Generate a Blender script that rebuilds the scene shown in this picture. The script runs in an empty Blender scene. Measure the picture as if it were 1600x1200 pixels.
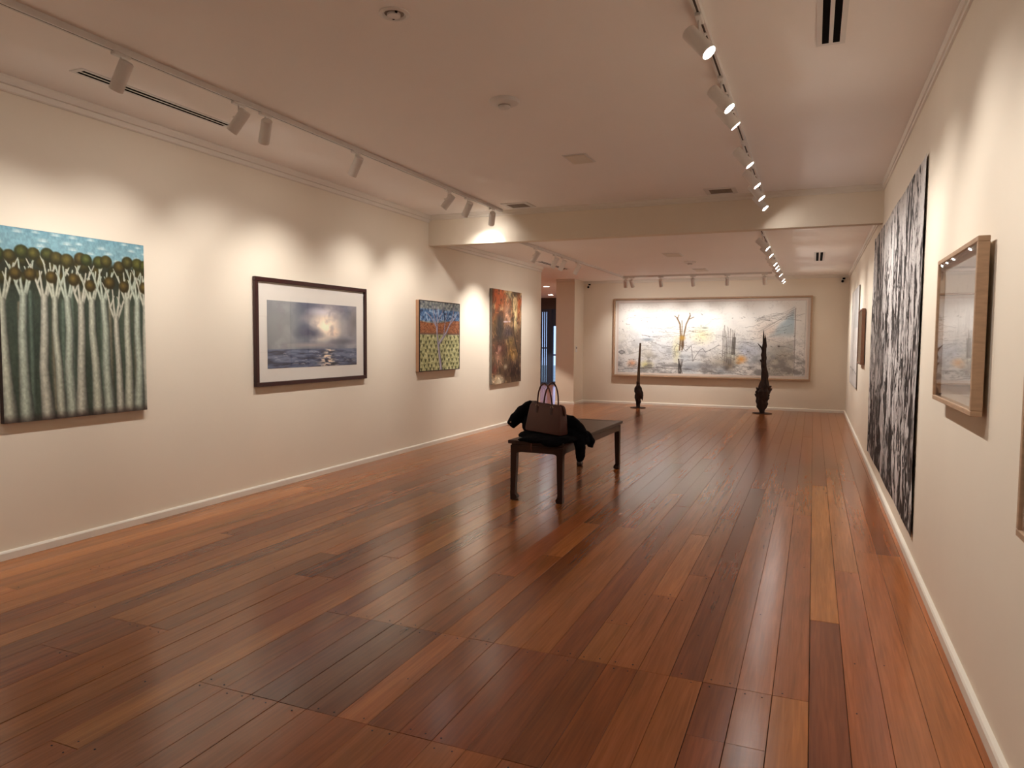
import bpy, bmesh, math, random
import numpy as np
from mathutils import Vector, Matrix, Quaternion

# ------------------------------------------------------------------ camera, world, exposure
scene = bpy.context.scene
C = scene.collection
W, L, B, BT, H, HB, H2 = 5.4407, 16.1237, 8.4814, 8.62, 3.1061, 2.7043, 2.8346
CAM = Vector((4.8059, 0.0, 1.45)); FPX = 1115.25
YAW, PITCH, ROLL = 0.3988, 0.0614, 0.0072

def make_camera():
    cy, sy, cp, sp = math.cos(YAW), math.sin(YAW), math.cos(PITCH), math.sin(PITCH)
    f = Vector((-sy*cp, cy*cp, -sp)); r = Vector((cy, sy, 0)); u = r.cross(f)
    cr, sr = math.cos(ROLL), math.sin(ROLL)
    r2 = cr*r + sr*u; u2 = -sr*r + cr*u
    d = bpy.data.cameras.new('camera'); d.sensor_width = 36; d.lens = FPX*36/1600
    d.clip_start = 0.05; d.clip_end = 200
    o = bpy.data.objects.new('camera', d); C.objects.link(o)
    m = Matrix((r2, u2, -f)).transposed().to_4x4(); m.translation = CAM
    o.matrix_world = m
    scene.camera = o
make_camera()

world = bpy.data.worlds.new('world'); scene.world = world; world.use_nodes = True
bg = world.node_tree.nodes['Background']
bg.inputs['Color'].default_value = (0.42, 0.60, 1.0, 1); bg.inputs['Strength'].default_value = 1.1
scene.view_settings.view_transform = 'Standard'
scene.view_settings.look = 'None'
scene.view_settings.gamma = 1.0
scene.view_settings.use_curve_mapping = False
scene.view_settings.exposure = 0.82

SPOT_W = 45.0
LAMP = (1.0, 0.98, 0.95)

# ------------------------------------------------------------------ helpers
def lin(c):
    return tuple(((x/255)/12.92 if x/255 <= 0.04045 else ((x/255+0.055)/1.055)**2.4) for x in c)

def tag(o, label=None, cat=None, group=None, kind=None):
    if label: o['label'] = label
    if cat: o['category'] = cat
    if group: o['group'] = group
    if kind: o['kind'] = kind
    return o

def empty(name, loc, label, cat, group=None, kind=None, rotz=0):
    o = bpy.data.objects.new(name, None); C.objects.link(o)
    o.empty_display_size = 0.05
    o.location = loc; o.rotation_euler = (0, 0, rotz)
    return tag(o, label, cat, group, kind)

def nodes_of(name):
    m = bpy.data.materials.new(name); m.use_nodes = True
    nt = m.node_tree; return m, nt, nt.nodes, nt.links, nt.nodes['Principled BSDF']

def mat(name, col, rough=0.6, metal=0.0, noise=None, bump=None, spec=0.5, coords='Object', emit=None):
    """Principled with optional colour variation (scale, amount) and bump (scale, strength)."""
    m, nt, N, K, b = nodes_of(name)
    b.inputs['Base Color'].default_value = (*col, 1); b.inputs['Roughness'].default_value = rough
    b.inputs['Metallic'].default_value = metal; b.inputs['Specular IOR Level'].default_value = spec
    tc = N.new('ShaderNodeTexCoord')
    if noise:
        n = N.new('ShaderNodeTexNoise'); n.inputs['Scale'].default_value = noise[0]; n.inputs['Detail'].default_value = 5
        mp = N.new('ShaderNodeMapping'); mp.inputs['Scale'].default_value = noise[2] if len(noise) > 2 else (1, 1, 1)
        K.new(tc.outputs[coords], mp.inputs['Vector']); K.new(mp.outputs['Vector'], n.inputs['Vector'])
        mr = N.new('ShaderNodeMapRange'); mr.inputs['From Min'].default_value = 0.3; mr.inputs['From Max'].default_value = 0.7
        mr.inputs['To Min'].default_value = 1-noise[1]; mr.inputs['To Max'].default_value = 1+noise[1]
        K.new(n.outputs['Fac'], mr.inputs['Value'])
        mx = N.new('ShaderNodeMix'); mx.data_type = 'RGBA'; mx.blend_type = 'MULTIPLY'; mx.inputs['Factor'].default_value = 1
        mx.inputs[6].default_value = (*col, 1); K.new(mr.outputs['Result'], mx.inputs[7])
        K.new(mx.outputs[2], b.inputs['Base Color'])
    if bump:
        n2 = N.new('ShaderNodeTexNoise'); n2.inputs['Scale'].default_value = bump[0]; n2.inputs['Detail'].default_value = 3
        K.new(tc.outputs[coords], n2.inputs['Vector'])
        bp = N.new('ShaderNodeBump'); bp.inputs['Strength'].default_value = bump[1]; bp.inputs['Distance'].default_value = 0.01
        K.new(n2.outputs['Fac'], bp.inputs['Height']); K.new(bp.outputs['Normal'], b.inputs['Normal'])
    if emit:
        b.inputs['Emission Color'].default_value = (*emit[0], 1); b.inputs['Emission Strength'].default_value = emit[1]
    return m

def glass_mat():
    m, nt, N, K, b = nodes_of('picture_glass'); N.remove(b)
    out = N['Material Output']
    t = N.new('ShaderNodeBsdfTransparent'); g = N.new('ShaderNodeBsdfGlossy'); g.inputs['Roughness'].default_value = 0.015
    lw = N.new('ShaderNodeLayerWeight'); lw.inputs['Blend'].default_value = .5
    pw = N.new('ShaderNodeMath'); pw.operation = 'POWER'; pw.inputs[1].default_value = 5; K.new(lw.outputs['Facing'], pw.inputs[0])
    fr = N.new('ShaderNodeMath'); fr.operation = 'MULTIPLY_ADD'; fr.inputs[1].default_value = .95; fr.inputs[2].default_value = .035; K.new(pw.outputs[0], fr.inputs[0])
    mx = N.new('ShaderNodeMixShader')
    K.new(fr.outputs[0], mx.inputs[0]); K.new(t.outputs[0], mx.inputs[1]); K.new(g.outputs[0], mx.inputs[2])
    K.new(mx.outputs[0], out.inputs['Surface'])
    return m

def paint_mat():
    m, nt, N, K, b = nodes_of('painted_surface')
    a = N.new('ShaderNodeAttribute'); a.attribute_name = 'paint'
    tc = N.new('ShaderNodeTexCoord'); n = N.new('ShaderNodeTexNoise'); n.inputs['Scale'].default_value = 160
    K.new(tc.outputs['Object'], n.inputs['Vector'])
    bp = N.new('ShaderNodeBump'); bp.inputs['Strength'].default_value = 0.15; bp.inputs['Distance'].default_value = 0.004
    K.new(n.outputs['Fac'], bp.inputs['Height']); K.new(bp.outputs['Normal'], b.inputs['Normal'])
    K.new(a.outputs['Color'], b.inputs['Base Color']); b.inputs['Roughness'].default_value = 0.7
    b.inputs['Specular IOR Level'].default_value = 0.25
    return m

def plank_mat(name, by_object=True):
    m, nt, N, K, b = nodes_of(name)
    geo = N.new('ShaderNodeNewGeometry'); oi = N.new('ShaderNodeObjectInfo')
    off = N.new('ShaderNodeVectorMath'); off.operation = 'SCALE'; off.inputs[0].default_value = (3.7, 29.0, 11.0)
    K.new(oi.outputs['Random'], off.inputs['Scale'])
    add = N.new('ShaderNodeVectorMath'); K.new(geo.outputs['Position'], add.inputs[0]); K.new(off.outputs[0], add.inputs[1])
    mp = N.new('ShaderNodeMapping'); mp.inputs['Scale'].default_value = (60, 2.2, 1); K.new(add.outputs[0], mp.inputs['Vector'])
    n = N.new('ShaderNodeTexNoise'); n.inputs['Scale'].default_value = 1.3; n.inputs['Detail'].default_value = 3; n.inputs['Distortion'].default_value = 0.6
    K.new(mp.outputs[0], n.inputs['Vector'])
    mp2 = N.new('ShaderNodeMapping'); mp2.inputs['Scale'].default_value = (9, .55, 1); K.new(add.outputs[0], mp2.inputs['Vector'])
    n2 = N.new('ShaderNodeTexNoise'); n2.inputs['Scale'].default_value = 1.5; n2.inputs['Detail'].default_value = 3
    K.new(mp2.outputs[0], n2.inputs['Vector'])
    mr = N.new('ShaderNodeMapRange'); mr.inputs['From Min'].default_value = .3; mr.inputs['From Max'].default_value = .72
    mr.inputs['To Min'].default_value = .82; mr.inputs['To Max'].default_value = 1.16; K.new(n.outputs['Fac'], mr.inputs['Value'])
    mr2 = N.new('ShaderNodeMapRange'); mr2.inputs['From Min'].default_value = .3; mr2.inputs['From Max'].default_value = .7
    mr2.inputs['To Min'].default_value = .82; mr2.inputs['To Max'].default_value = 1.18; K.new(n2.outputs['Fac'], mr2.inputs['Value'])
    mul = N.new('ShaderNodeMath'); mul.operation = 'MULTIPLY'; K.new(mr.outputs[0], mul.inputs[0]); K.new(mr2.outputs[0], mul.inputs[1])
    mx = N.new('ShaderNodeMix'); mx.data_type = 'RGBA'; mx.blend_type = 'MULTIPLY'; mx.inputs['Factor'].default_value = 1
    K.new(oi.outputs['Color'], mx.inputs[6]); K.new(mul.outputs[0], mx.inputs[7])
    K.new(mx.outputs[2], b.inputs['Base Color'])
    # varnish: soft gloss with slow ripples across the boards
    n3 = N.new('ShaderNodeTexNoise'); n3.inputs['Scale'].default_value = 1.0; n3.inputs['Detail'].default_value = 2
    mp3 = N.new('ShaderNodeMapping'); mp3.inputs['Scale'].default_value = (6, 20, 1); K.new(add.outputs[0], mp3.inputs['Vector']); K.new(mp3.outputs[0], n3.inputs['Vector'])
    bp = N.new('ShaderNodeBump'); bp.inputs['Strength'].default_value = .04; bp.inputs['Distance'].default_value = .01
    K.new(n3.outputs['Fac'], bp.inputs['Height'])
    K.new(bp.outputs['Normal'], b.inputs['Normal'])
    b.inputs['Roughness'].default_value = .2; b.inputs['IOR'].default_value = 1.62
    return m

M = dict(
    wall=mat('cream_wall_paint', (.81, .70, .56), .75, noise=(1.2, .02), bump=(220, .05), spec=.25),
    ceil=mat('white_ceiling_paint', (.95, .89, .84), .85, noise=(.8, .015), spec=.2),
    trim=mat('white_gloss_trim', (.80, .73, .62), .45, noise=(2, .02)),
    trimc=mat('cream_cornice_paint', (.78, .70, .60), .7, noise=(2, .02)),
    under=mat('dark_floor_gap', (.012, .007, .004), .9, noise=(30, .3)),
    plank=plank_mat('varnished_hardwood'),
    white=mat('white_powder_coat', (.78, .74, .70), .45, noise=(20, .02)),
    black=mat('black_recess', (.004, .003, .003), .9, noise=(40, .2), spec=.05),
    darkslot=mat('track_slot_brown', (.05, .035, .025), .6, noise=(40, .2)),
    lens=mat('lit_lens', (1, 1, 1), .4, emit=((1, .98, .95), 84.0), noise=(50, .01)),
    grille=mat('grey_grille', (.26, .20, .16), .6, noise=(30, .1)),
    glass=glass_mat(), paint=paint_mat(),
    oak=mat('pale_oak_frame', lin((176, 142, 112)), .5, noise=(14, .12, (1, 1, 5))),
    tan=mat('tan_wood_edge', lin((186, 142, 108)), .55, noise=(14, .08)),
    brownf=mat('brown_wood_frame', lin((128, 88, 66)), .5, noise=(14, .12)),
    maho=mat('dark_mahogany_frame', lin((52, 19, 17)), .3, noise=(18, .15)),
    darkedge=mat('dark_canvas_edge', lin((44, 28, 24)), .7, noise=(18, .15)),
    greyedge=mat('grey_canvas_edge', lin((120, 110, 98)), .7, noise=(18, .1)),
    paper=mat('off_white_mount_board', lin((226, 216, 204)), .85, noise=(6, .015)),
    back=mat('backing_board', lin((120, 96, 74)), .8, noise=(6, .05)),
    benchw=mat('dark_stained_bench_wood', lin((46, 21, 13)), .3, noise=(10, .25, (6, .6, 6)), bump=(40, .03)),
    leather=mat('brown_leather', lin((84, 46, 36)), .42, noise=(16, .06), bump=(350, .12)),
    leatherd=mat('dark_brown_leather_trim', lin((66, 32, 26)), .38, noise=(16, .06), bump=(350, .1)),
    brass=mat('pale_metal', lin((196, 170, 140)), .3, 1.0, noise=(30, .05)),
    coat=mat('black_wool', lin((13, 13, 18)), .95, noise=(60, .25), bump=(300, .3), spec=.1),
    zip=mat('red_brown_cord', lin((92, 40, 30)), .6, noise=(30, .1)),
    bark=mat('charred_bark', lin((46, 29, 22)), .85, noise=(22, .45, (1, 1, .3)), bump=(45, .9)),
    pole=mat('weathered_grey_wood', lin((96, 76, 58)), .8, noise=(22, .25, (3, 3, .3)), bump=(60, .4)),
    rust=mat('dark_steel_plate', lin((58, 34, 26)), .5, .3, noise=(12, .25)),
    navy=mat('blue_grey_door_paint', lin((58, 70, 92)), .4, noise=(6, .05)),
    hallwall=mat('charcoal_hall_paint', lin((84, 76, 74)), .7, noise=(4, .04)),
    ground=mat('pale_paving_outside', lin((150, 160, 150)), .8, noise=(1.5, .2)),
)

class MB:
    """collects shapes into one bmesh"""
    def __init__(s): s.bm = bmesh.new()
    def box(s, a, b, bevel=0):
        vs = [s.bm.verts.new((x, y, z)) for x in (a[0], b[0]) for y in (a[1], b[1]) for z in (a[2], b[2])]
        fs = [(0, 1, 3, 2), (4, 6, 7, 5), (0, 4, 5, 1), (2, 3, 7, 6), (0, 2, 6, 4), (1, 5, 7, 3)]
        nf = [s.bm.faces.new([vs[i] for i in f]) for f in fs]
        if bevel:
            es = list({e for f in nf for e in f.edges})
            bmesh.ops.bevel(s.bm, geom=es, offset=bevel, segments=1, affect='EDGES')
        return s
    def loft(s, rings, cap=True, closed=True):
        R = [[s.bm.verts.new(p) for p in r] for r in rings]; n = len(R[0])
        for i in range(len(R)-1):
            for j in range(n if closed else n-1):
                k = (j+1) % n
                s.bm.faces.new((R[i][j], R[i][k], R[i+1][k], R[i+1][j]))
        if cap:
            s.bm.faces.new(list(reversed(R[0]))); s.bm.faces.new(R[-1])
        return s
    def lathe(s, prof, n=24, axis='Z', o=(0, 0, 0), cap=True):
        rings = []
        for r, z in prof:
            ring = []
            for k in range(n):
                t = 2*math.pi*k/n; p = (r*math.cos(t), r*math.sin(t), z)
                if axis == 'X': p = (p[2], p[0], p[1])
                if axis == 'Y': p = (p[1], p[2], p[0])
                ring.append((p[0]+o[0], p[1]+o[1], p[2]+o[2]))
            rings.append(ring)
        return s.loft(rings, cap)
    def tube(s, pts, rad, n=10, cap=True):
        pts = [Vector(p) for p in pts]; m = len(pts)
        rads = rad if isinstance(rad, (list, tuple)) else [rad]*m
        rings = []; up = Vector((0, 0, 1))
        t0 = (pts[1]-pts[0]).normalized()
        if abs(t0.dot(up)) > .9: up = Vector((1, 0, 0))
        x = t0.cross(up).normalized()
        for i in range(m):
            t = (pts[min(i+1, m-1)]-pts[max(i-1, 0)]).normalized()
            x = (x-t*x.dot(t)).normalized(); y = t.cross(x)
            rings.append([tuple(pts[i]+rads[i]*(math.cos(2*math.pi*k/n)*x+math.sin(2*math.pi*k/n)*y)) for k in range(n)])
        return s.loft(rings, cap)
    def ball(s, c, r, sub=2):
        ret = bmesh.ops.create_icosphere(s.bm, subdivisions=sub, radius=1)
        for v in ret['verts']: v.co = Vector((c[0]+v.co.x*r[0], c[1]+v.co.y*r[1], c[2]+v.co.z*r[2]))
        return s
    def prism(s, poly, a, b, plane='XZ'):
        """extrude a 2D polygon along the axis normal to plane, from a to b"""
        def P(q, t):
            return {'XZ': (q[0], t, q[1]), 'YZ': (t, q[0], q[1]), 'XY': (q[0], q[1], t)}[plane]
        A = [s.bm.verts.new(P(q, a)) for q in poly]; Bv = [s.bm.verts.new(P(q, b)) for q in poly]; n = len(poly)
        s.bm.faces.new(A); s.bm.faces.new(list(reversed(Bv)))
        for i in range(n): s.bm.faces.new((A[i], Bv[i], Bv[(i+1) % n], A[(i+1) % n]))
        return s
    def mesh(s, name, m, smooth=False):
        bmesh.ops.recalc_face_normals(s.bm, faces=s.bm.faces)
        me = bpy.data.meshes.new(name); s.bm.to_mesh(me); s.bm.free()
        me.materials.append(m)
        if smooth:
            for p in me.polygons: p.use_smooth = True
            me.set_sharp_from_angle(angle=math.radians(40))
        return me
    def build(s, name, m, parent=None, loc=None, smooth=False):
        o = bpy.data.objects.new(name, s.mesh(name, m, smooth)); C.objects.link(o)
        if parent: o.parent = parent
        if loc: o.location = loc
        return o

def struct(name, mb, m, label, cat):
    return tag(mb.build(name, m), label, cat, kind='structure')

# ------------------------------------------------------------------ room shell
struct('wall_left', MB().box((-.15, -4, 0), (0, 12.80, H+.1)), M['wall'], 'cream gallery wall on the left carrying four pictures', 'wall')
struct('wall_right', MB().box((W, -4, 0), (W+.15, L+.15, H+.1)), M['wall'], 'cream gallery wall on the right carrying the tall ink drawing', 'wall')
struct('wall_far', MB().box((-.18, L, 0), (W, L+.15, H+.1)), M['wall'], 'cream end wall behind the wide framed landscape', 'wall')
struct('wall_stub', MB().box((-.62, 15.43, 0), (-.18, L+.15, H2+.1)), M['wall'], 'short cream wall stub beside the doorway at the far left', 'wall')
struct('wall_back', MB().box((-.15, -4.15, 0), (W+.15, -4, H+.1)), M['wall'], 'cream wall behind the viewer', 'wall')
struct('ceiling', MB().box((-.15, -4.15, H), (W+.15, BT, H+.1)), M['ceil'], 'white ceiling of the front part of the gallery', 'ceiling')
struct('ceiling_far', MB().box((-6.1, BT, H2), (W+.15, 22.3, H2+.1)), M['ceil'], 'lower white ceiling beyond the dropped beam', 'ceiling')
struct('wall_beam', MB().box((0, B, HB), (W, BT, H)), M['wall'], 'cream dropped beam crossing the ceiling between the two bays', 'beam')

def profile_run(name, a, b, inward, zt, label, prof, m=None, cat='cornice'):
    """sweep a wall profile [(out, z)...] between two floor-plan points a-b; inward = unit vector away from the wall"""
    mb = MB()
    rings = [[(p[0]+inward[0]*o, p[1]+inward[1]*o, zt+z) for o, z in prof] for p in (a, b)]
    mb.loft(rings)
    return struct(name, mb, m or M['trimc'], label, cat)
CORN = [(0, 0), (.046, 0), (.046, -.018), (.034, -.05), (.018, -.054), (.018, -.088), (.010, -.096), (0, -.096)]
CORN2 = [(0, 0), (.03, 0), (.03, -.012), (.022, -.036), (.012, -.04), (.012, -.062), (0, -.066)]
profile_run('trim_1', (0, -4), (0, B), (1, 0), H, 'stepped cornice along the top of the left wall before the beam', CORN)
profile_run('trim_2', (W, -4), (W, B), (-1, 0), H, 'stepped cornice along the top of the right wall before the beam', CORN2)
profile_run('trim_3', (0, B), (W, B), (0, -1), H, 'cornice along the top of the dropped beam', CORN2)
profile_run('trim_4', (0, BT), (0, 12.80), (1, 0), H2, 'cornice on the left wall beyond the beam', CORN)
profile_run('trim_5', (W, BT), (W, L), (-1, 0), H2, 'cornice on the right wall beyond the beam', CORN2)
profile_run('trim_6', (-.18, L), (W, L), (0, -1), H2, 'cornice along the top of the end wall', CORN2)
profile_run('trim_7', (-.62, 15.43), (-.18, 15.43), (0, -1), H2, 'cornice on the front of the wall stub', CORN2)
BASE = [(0, 0), (.024, 0), (.024, .046), (.018, .055), (0, .058)]
profile_run('baseboard_left', (0, -4), (0, 12.80), (1, 0), 0, 'low white baseboard along the left wall', BASE, M['trim'], 'baseboard')
profile_run('baseboard_right', (W, -4), (W, L), (-1, 0), 0, 'low white baseboard along the right wall', BASE, M['trim'], 'baseboard')
profile_run('baseboard_far', (-.18, L), (W, L), (0, -1), 0, 'low white baseboard along the end wall', BASE, M['trim'], 'baseboard')
profile_run('baseboard_stub', (-.62, 15.43), (-.156, 15.43), (0, -1), 0, 'white baseboard on the front of the wall stub', BASE, M['trim'], 'baseboard')
profile_run('baseboard_stub_side', (-.18, 15.43), (-.18, L), (1, 0), 0, 'white baseboard on the side of the wall stub', BASE, M['trim'], 'baseboard')
profile_run('baseboard_back', (0, -4), (W, -4), (0, 1), 0, 'white baseboard behind the viewer', BASE, M['trim'], 'baseboard')

# ------------------------------------------------------------------ floor of separate boards
floor = struct('floor', MB().box((-6.2, -4.1, -.08), (W+.1, 22.3, -.0215)), M['under'], 'polished red-brown hardwood board floor', 'floor')
PW, X0, JG = .1397, 5.391, .46
TONE = dict(mid=(.35, .110, .036), light=(.46, .160, .052), dark=(.23, .064, .023), red=(.28, .074, .025),
            brown=(.28, .090, .032), tan=(.40, .137, .045), purple=(.19, .056, .026), rust=(.36, .108, .033))
JA, JB, JC = 3.05, 2.195, 2.61
SPEC = {  # row: list of (end_y, tone of the board that ends there), from the near end
    0: [(5.42, 'rust')], 1: [(5.42, 'rust'), (8.2, 'mid')], 2: [(4.92, 'rust'), (8.9, 'tan')], 3: [(3.98, 'dark'), (7.8, 'light')],
    4: [(JA, 'tan'), (6.4, 'mid')], 5: [(JC, 'brown'), (JA, 'mid'), (6.7, 'tan')], 6: [(JC, 'red'), (JA, 'dark'), (7.2, 'mid')],
    7: [(JA, 'mid'), (7.4, 'dark')], 8: [(JA, 'mid'), (4.46, 'mid'), (6.0, 'brown')], 9: [(JA, 'red'), (4.02, 'mid'), (5.42, 'light'), (8.0, 'mid')],
    10: [(JB, 'mid'), (JA, 'dark'), (3.51, 'light'), (6.8, 'mid')], 11: [(JB, 'rust'), (JA, 'dark'), (6.3, 'dark')], 12: [(JB, 'mid'), (JA, 'red'), (6.8, 'tan')],
    13: [(JB, 'rust'), (JA, 'red'), (5.4, 'mid')], 14: [(JB, 'mid'), (JA, 'red'), (6.7, 'brown')], 15: [(JB, 'rust'), (JA, 'light'), (4.48, 'mid'), (5.4, 'light')],
    16: [(JB, 'mid'), (JA, 'purple'), (3.98, 'brown')], 17: [(JB, 'mid'), (JA, 'purple'), (6.0, 'mid')], 18: [(JB, 'rust'), (JA, 'purple'), (7.0, 'mid')],
    19: [(JB, 'mid'), (JA, 'red'), (5.0, 'tan')], 20: [(JB, 'mid'), (JA, 'brown'), (6.2, 'brown')], 21: [(1.65, 'rust'), (5.9, 'light')], 22: [(4.0, 'mid')],
    23: [(3.5, 'tan'), (6.3, 'brown')], 24: [(3.46, 'mid'), (7.1, 'dark')], 25: [(2.53, 'mid'), (3.9, 'brown'), (7.5, 'light')], 26: [(2.17, 'red'), (2.53, 'brown'), (6.6, 'tan')],
    27: [(2.17, 'red'), (2.53, 'red'), (5.9, 'tan')], 28: [(4.6, 'dark'), (8.0, 'dark')], 29: [(4.9, 'tan')], 33: [(3.06, 'tan'), (7.0, 'mid')], 34: [(2.6, 'light'), (8.0, 'tan')], 36: [(5.6, 'light')], 37: [(6.0, 'tan')]}
rng = random.Random(11)
YS, YE = .55, L+.02
tones = list(TONE)
tone_w = [5, 2, 1.4, 2, 2.2, 3.6, .3, 3]
nail_xy = []
def board(x0, x1, y0, y1, tone):
    g = .0013 if rng.random() < .6 else .0026
    dz = rng.uniform(-.0012, .0)
    me = MB().box((x0+g*.5, y0+.0011, -.02), (x1-g*.5, y1-.0011, dz), .0009).mesh('floor_board', M['plank'])
    o = bpy.data.objects.new('floor_board', me); C.objects.link(o); o.parent = floor
    j = rng.uniform(.88, 1.12); c = TONE[tone]
    o.color = (c[0]*j, c[1]*j*rng.uniform(.95, 1.07), c[2]*j*rng.uniform(.75, .95), 1)
    return o
nboards = 0
for k in range(-1, 39):
    if k == -1: xa, xb = X0, W-.002
    else: xb = X0-PW*k; xa = max(xb-PW, .001)
    y = YS
    ends = list(SPEC.get(k, []))
    first = True
    while y < YE-.05:
        if ends: e, t = ends.pop(0)
        else:
            n = rng.randint(4, 10)
            e = JA+JG*round((y-JA)/JG)+n*JG+rng.uniform(-.015, .015)
            if first: e -= rng.randint(0, 3)*JG
            t = rng.choices(tones, tone_w)[0]
        first = False
        if e > YE-.9: e = YE
        board(xa, xb, y, e, t); nboards += 1
        for q in (y, e):
            if q < 6 and rng.random() < .5 and xb-xa > .1:
                for s in (.25, .75):
                    if rng.random() < .7: nail_xy.append((xa+(xb-xa)*s+rng.uniform(-.012, .012), q+(.03 if q == y else -.03)+rng.uniform(-.01, .01)))
        for jn in range(-4, 8):
            jy = JA+JG*jn
            if y+.1 < jy < e-.1 and rng.random() < .16 and xb-xa > .1: nail_xy.append((xa+(xb-xa)*rng.uniform(.2, .8), jy+rng.uniform(-.03, .03)))
        y = e
nb = MB()
for x, yy in nail_xy:
    if yy > .7: nb.lathe([(.0034, -.001), (.0034, .0006)], 8, o=(x, yy, 0))
no = nb.build('nail_heads', M['under'], floor); no['kind'] = 'stuff'
# boards behind the viewer and in the side hall, too hidden to count
rb = MB()
for k in range(-1, 39):
    xb = X0-PW*k if k >= 0 else W-.002; xa = max(X0-PW*(k+1), .001)
    rb.box((xa+.001, -4, -.02), (xb-.001, YS-.001, -.001))
for k in range(44): rb.box((-.152-PW*k, 11, -.02), (-.152-PW*(k+1)+.002, 22.1, -.001))
rb.box((-.15, 12.8, -.02), (-.002, L, -.001))
ro = rb.build('hidden_boards', M['plank'], floor); ro['kind'] = 'stuff'; ro.color = (*TONE['mid'], 1)

# ------------------------------------------------------------------ side hall seen through the doorway
struct('wall_hall_left', MB().box((-6.15, 10.9, 0), (-6, 22.2, H2)), M['wall'], 'side wall of the hall beyond the doorway', 'wall')
struct('wall_hall_front', MB().box((-6, 10.9, 0), (-.15, 11, H2)), M['wall'], 'front wall of the hall beyond the doorway', 'wall')
struct('wall_hall_right', MB().box((-.62, L+.15, 0), (-.47, 22.05, H2)), M['wall'], 'right wall of the hall beyond the doorway', 'wall')
hb = MB(); hb.box((-6, 22.05, 2.47), (-.47, 22.2, H2)); hb.box((-6, 22.05, 0), (-4.7, 22.2, 2.47)); hb.box((-1.6, 22.05, 0), (-.47, 22.2, 2.47))
struct('wall_hall_far', hb, M['hallwall'], 'dark end wall above the blue door in the hall', 'wall')
hd = empty('door_1', (-3.9, 22.1, 0), 'blue slatted metal door at the end of the hall', 'door', kind='structure')
f_ = MB(); f_.box((-.8, -.04, 0), (-.72, .04, 2.47)); f_.box((.68, -.04, 0), (.8, .04, 2.47)); f_.box((-.72, -.04, 2.38), (.68, .04, 2.47)); f_.box((-.72, -.04, 0), (.68, .04, .07)); f_.box((-.72, -.02, 1.18), (.68, .02, 1.22))
f_.build('door_frame', M['navy'], hd)
sl = MB().box((-.024, -.015, .07), (.024, .015, 2.38)).mesh('slat', M['navy'])
for k in range(20):
    o = bpy.data.objects.new('slat', sl); C.objects.link(o); o.parent = hd; o.location = (-.69+k*.0705, 0, 0)
MB().box((-.72, .02, .07), (.68, .026, 2.38)).build('pane', M['glass'], hd)
wn = empty('window_1', (-2.35, 22.12, 0), 'tall bright window beside the blue slatted door', 'window', kind='structure')
f_ = MB(); f_.box((-.75, -.03, 0), (-.70, .03, 2.47)); f_.box((.70, -.03, 0), (.75, .03, 2.47)); f_.box((-.7, -.03, 1.92), (.7, .03, 2.47)); f_.box((-.7, -.03, 0), (.7, .03, .1)); f_.box((-.7, -.03, .95), (.7, .03, 1.0))
f_.build('window_frame', M['navy'], wn)
MB().box((-.7, -.004, .1), (.7, .004, .95)).build('pane', M['glass'], wn)
MB().box((-.7, -.004, 1.0), (.7, .004, 1.92)).build('pane', M['glass'], wn)
struct('ground_outside', MB().box((-14, 22.3, -.1), (8, 40, -.03)), M['ground'], 'pale paving outside the hall window', 'ground')

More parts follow.
